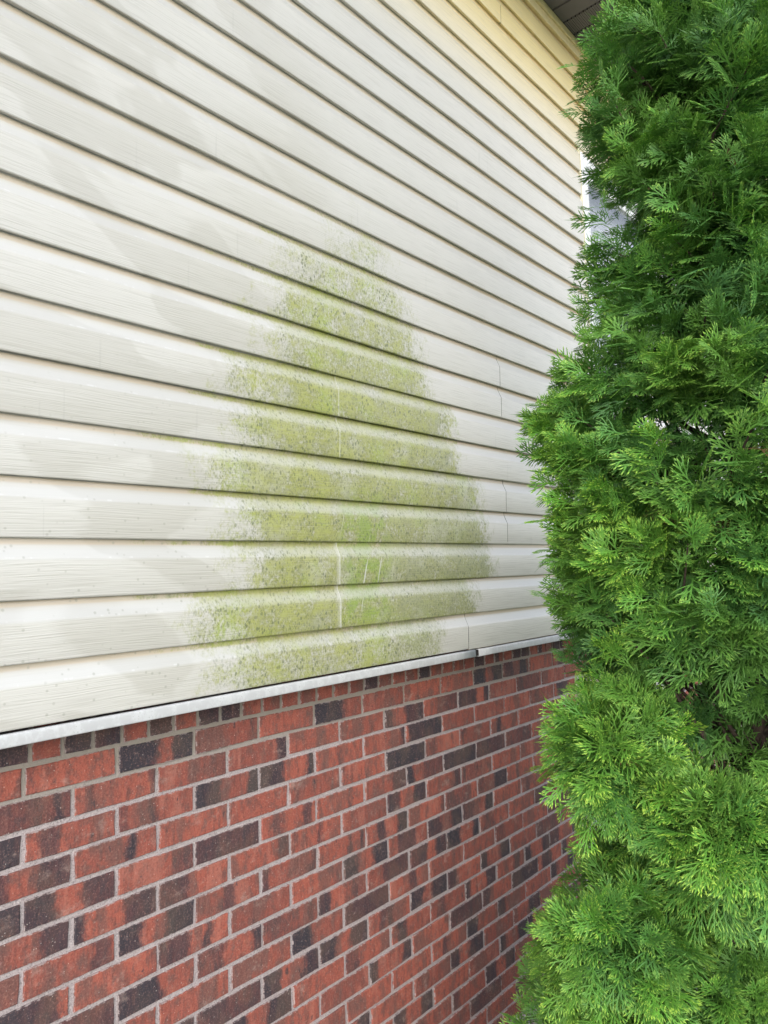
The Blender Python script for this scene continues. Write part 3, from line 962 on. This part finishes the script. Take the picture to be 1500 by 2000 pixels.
# hollow in the side of the crown where bare twigs and the wall behind show
HOLES = [(Vector((0.87, -0.975, G+0.14)), 0.10), (Vector((0.88, -1.10, G+0.115)), 0.15), (Vector((0.95, -1.20, G+0.10)), 0.14)]
LOBES = [(0.975, -0.84, -0.08, 0.18, 52), (0.96, -1.08, -0.19, 0.18, 52), (0.93, -0.86, -0.47, 0.20, 52)]
def hole(p, q=1.0):
    for c_, rr in HOLES:
        if (p-c_).length < rr*q: return True
    return False
def mat_from(d, nrm):
    z = d.normalized(); y = (nrm - z*nrm.dot(z)).normalized(); x = y.cross(z)
    return Matrix((x, y, z)).transposed()
rp = random.Random(21)
def plume(base, d, length, nsp, tint, hq):
    d = d.normalized()
    side = d.cross(Vector((0, 0, 1))).normalized()
    upv = side.cross(d).normalized()
    for i in range(nsp):
        f = (i+rp.random())/nsp
        p = base + d*(length*f) + Vector((rp.gauss(0, .012), rp.gauss(0, .012), rp.gauss(0, .012)))
        ang = rp.uniform(0, 2*math.pi)
        lat = side*math.cos(ang) + upv*math.sin(ang)
        sp = math.radians(rp.uniform(35, 75)*(1-f) + rp.uniform(0, 32)*f)
        dd = d*math.cos(sp) + lat*math.sin(sp)
        dd.z -= 0.10 + rp.uniform(0, .28)
        dd.normalize()
        # broad side of the fan mostly faces outwards/up
        nn = Vector((d.x, d.y, 0)).normalized()*rp.uniform(.2, 1) + Vector((0, 0, rp.uniform(.2, 1.1))) + Vector((rp.uniform(-.5, .5), rp.uniform(-.5, .5), rp.uniform(-.4, .4)))
        if abs(nn.normalized().dot(dd)) > .97: nn = side
        e = mat_from(dd, nn).to_euler()
        if hole(p + dd*0.07, hq): continue
        pts.append(p); rots.append(e)
        scs.append(rp.uniform(.52, 1.05)*(1.0 - .25*f))
        idx.append(rp.randrange(len(sprays)))
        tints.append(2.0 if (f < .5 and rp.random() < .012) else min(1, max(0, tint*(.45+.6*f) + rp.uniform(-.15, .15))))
def crown_point(z, az, push=0.0):
    R = crown_r(z)
    nz = mnoise.noise(Vector((math.cos(az)*R*4.2, math.sin(az)*R*4.2, z*3.6)))
    R2 = max(.02, R + nz*0.075 + push)
    return Vector((TC.x + math.cos(az)*R2, TC.y + math.sin(az)*R2, z)), nz
def azdiff(a, b): return abs((a-b+math.pi) % (2*math.pi) - math.pi)
cnt = 0
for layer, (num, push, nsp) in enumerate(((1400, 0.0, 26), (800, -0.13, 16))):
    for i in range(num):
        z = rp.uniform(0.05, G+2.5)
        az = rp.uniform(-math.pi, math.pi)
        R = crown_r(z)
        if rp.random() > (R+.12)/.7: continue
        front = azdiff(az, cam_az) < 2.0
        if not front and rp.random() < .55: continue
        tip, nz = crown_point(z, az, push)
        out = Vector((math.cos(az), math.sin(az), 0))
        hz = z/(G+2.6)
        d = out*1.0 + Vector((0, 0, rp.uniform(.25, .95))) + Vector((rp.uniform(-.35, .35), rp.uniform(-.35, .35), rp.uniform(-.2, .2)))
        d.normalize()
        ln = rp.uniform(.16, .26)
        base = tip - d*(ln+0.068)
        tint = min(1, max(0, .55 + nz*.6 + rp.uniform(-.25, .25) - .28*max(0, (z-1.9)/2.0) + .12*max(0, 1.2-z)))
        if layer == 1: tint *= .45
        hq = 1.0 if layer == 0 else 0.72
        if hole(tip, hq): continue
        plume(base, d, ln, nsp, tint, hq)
        if cnt % 3 == 0: branches.append((base, base + d*ln*.8, az))
        cnt += 1
# rounded lobes low on the side nearest the viewer
for (lx, ly, lz, rad, num) in LOBES:
    c_ = Vector((lx, ly, lz + G))
    for i in range(num):
        d = Vector((rp.gauss(0, 1), rp.gauss(0, 1), rp.gauss(.25, .8))).normalized()
        if d.dot((CAM-c_).normalized()) < -.25: continue
        ln = rad*rp.uniform(.55, .8)
        tint = min(1, max(0, .72 + rp.uniform(-.25, .25)))
        plume(c_ + d*(rad-ln-.05), d, ln, 20, tint, 0.85)
        cnt += 1
print('plumes', cnt, 'sprays', len(pts))
me = bpy.data.meshes.new('crown')
# points relative to the tree
P0 = np.array([tuple(p - TC) for p in pts], dtype=np.float32)
me.vertices.add(len(pts)); me.vertices.foreach_set('co', P0.ravel())
def attr(nm, typ, data, key='value'):
    a = me.attributes.new(nm, typ, 'POINT'); a.data.foreach_set(key, data)
attr('rot', 'FLOAT_VECTOR', np.array([tuple(e) for e in rots], dtype=np.float32).ravel(), 'vector')
attr('size', 'FLOAT', np.array(scs, dtype=np.float32))
attr('pick', 'INT', np.array(idx, dtype=np.int32))
attr('tint', 'FLOAT', np.array(tints, dtype=np.float32))
me.materials.append(M_FOL)
tree = empty('arborvitae_tree', TC)
tag(tree, 'tall dense green arborvitae with drooping flat sprays in front of the house wall', 'tree')
crown = link('crown', me, None, tree, TC)
crown['kind'] = 'stuff'
ng = bpy.data.node_groups.new('crown_sprays', 'GeometryNodeTree')
ng.interface.new_socket('Geometry', in_out='INPUT', socket_type='NodeSocketGeometry')
ng.interface.new_socket('Geometry', in_out='OUTPUT', socket_type='NodeSocketGeometry')
gi = ng.nodes.new('NodeGroupInput'); go = ng.nodes.new('NodeGroupOutput')
iop = ng.nodes.new('GeometryNodeInstanceOnPoints')
jg = ng.nodes.new('GeometryNodeJoinGeometry')
for s in sprays:
    oi = ng.nodes.new('GeometryNodeObjectInfo'); oi.inputs['Object'].default_value = s
    oi.inputs['As Instance'].default_value = True
    ng.links.new(oi.outputs['Geometry'], jg.inputs[0])
def named(nm, typ):
    q = ng.nodes.new('GeometryNodeInputNamedAttribute'); q.data_type = typ; q.inputs['Name'].default_value = nm
    return q.outputs['Attribute']
ng.links.new(gi.outputs[0], iop.inputs['Points'])
ng.links.new(jg.outputs[0], iop.inputs['Instance'])
iop.inputs['Pick Instance'].default_value = True
ng.links.new(named('pick', 'INT'), iop.inputs['Instance Index'])
e2r = ng.nodes.new('FunctionNodeEulerToRotation')
ng.links.new(named('rot', 'FLOAT_VECTOR'), e2r.inputs[0])
ng.links.new(e2r.outputs[0], iop.inputs['Rotation'])
ng.links.new(named('size', 'FLOAT'), iop.inputs['Scale'])
ng.links.new(iop.outputs[0], go.inputs[0])
md = crown.modifiers.new('sprays', 'NODES'); md.node_group = ng

# trunk and limbs
def tube(g, path, radii, n=6):
    n0 = len(g.v)
    for i, (p, r) in enumerate(zip(path, radii)):
        d = (path[min(i+1, len(path)-1)] - path[max(i-1, 0)]).normalized()
        a = d.cross(Vector((0.3, 1, 0.2))).normalized(); b = d.cross(a)
        for j in range(n):
            t_ = 2*math.pi*j/n
            g.v.append(tuple(p + (a*math.cos(t_) + b*math.sin(t_))*r))
    for i in range(len(path)-1):
        for j in range(n):
            q = n0+i*n+j; w = n0+i*n+(j+1) % n
            g.f.append((q, w, w+n, q+n))
g = MB()
path = [TC + Vector((math.sin(z*1.7)*.02, math.cos(z*1.3)*.02-.02, z)) for z in np.linspace(-0.03, G+2.45, 22)]
tube(g, path, [max(.006, .06*(1-i/22.5)) * (1.35 if i == 0 else 1) for i in range(22)], 10)
g.build('trunk', M_BARK, tree, True)
g = MB()
for (a, b, az) in branches:
    hor = Vector((a.x-TC.x, a.y-TC.y, 0)).length
    z0 = max(.08, a.z - .15 - hor*rp.uniform(.3, .8))
    s = Vector((TC.x, TC.y, z0))
    mid = (s+a)/2 + Vector((rp.uniform(-.03, .03), rp.uniform(-.03, .03), -.03))
    tube(g, [s, mid, a, b], [.008, .006, .0042, .0016], 4)
o = g.build('branches', M_BARK, tree, True); o['kind'] = 'stuff'
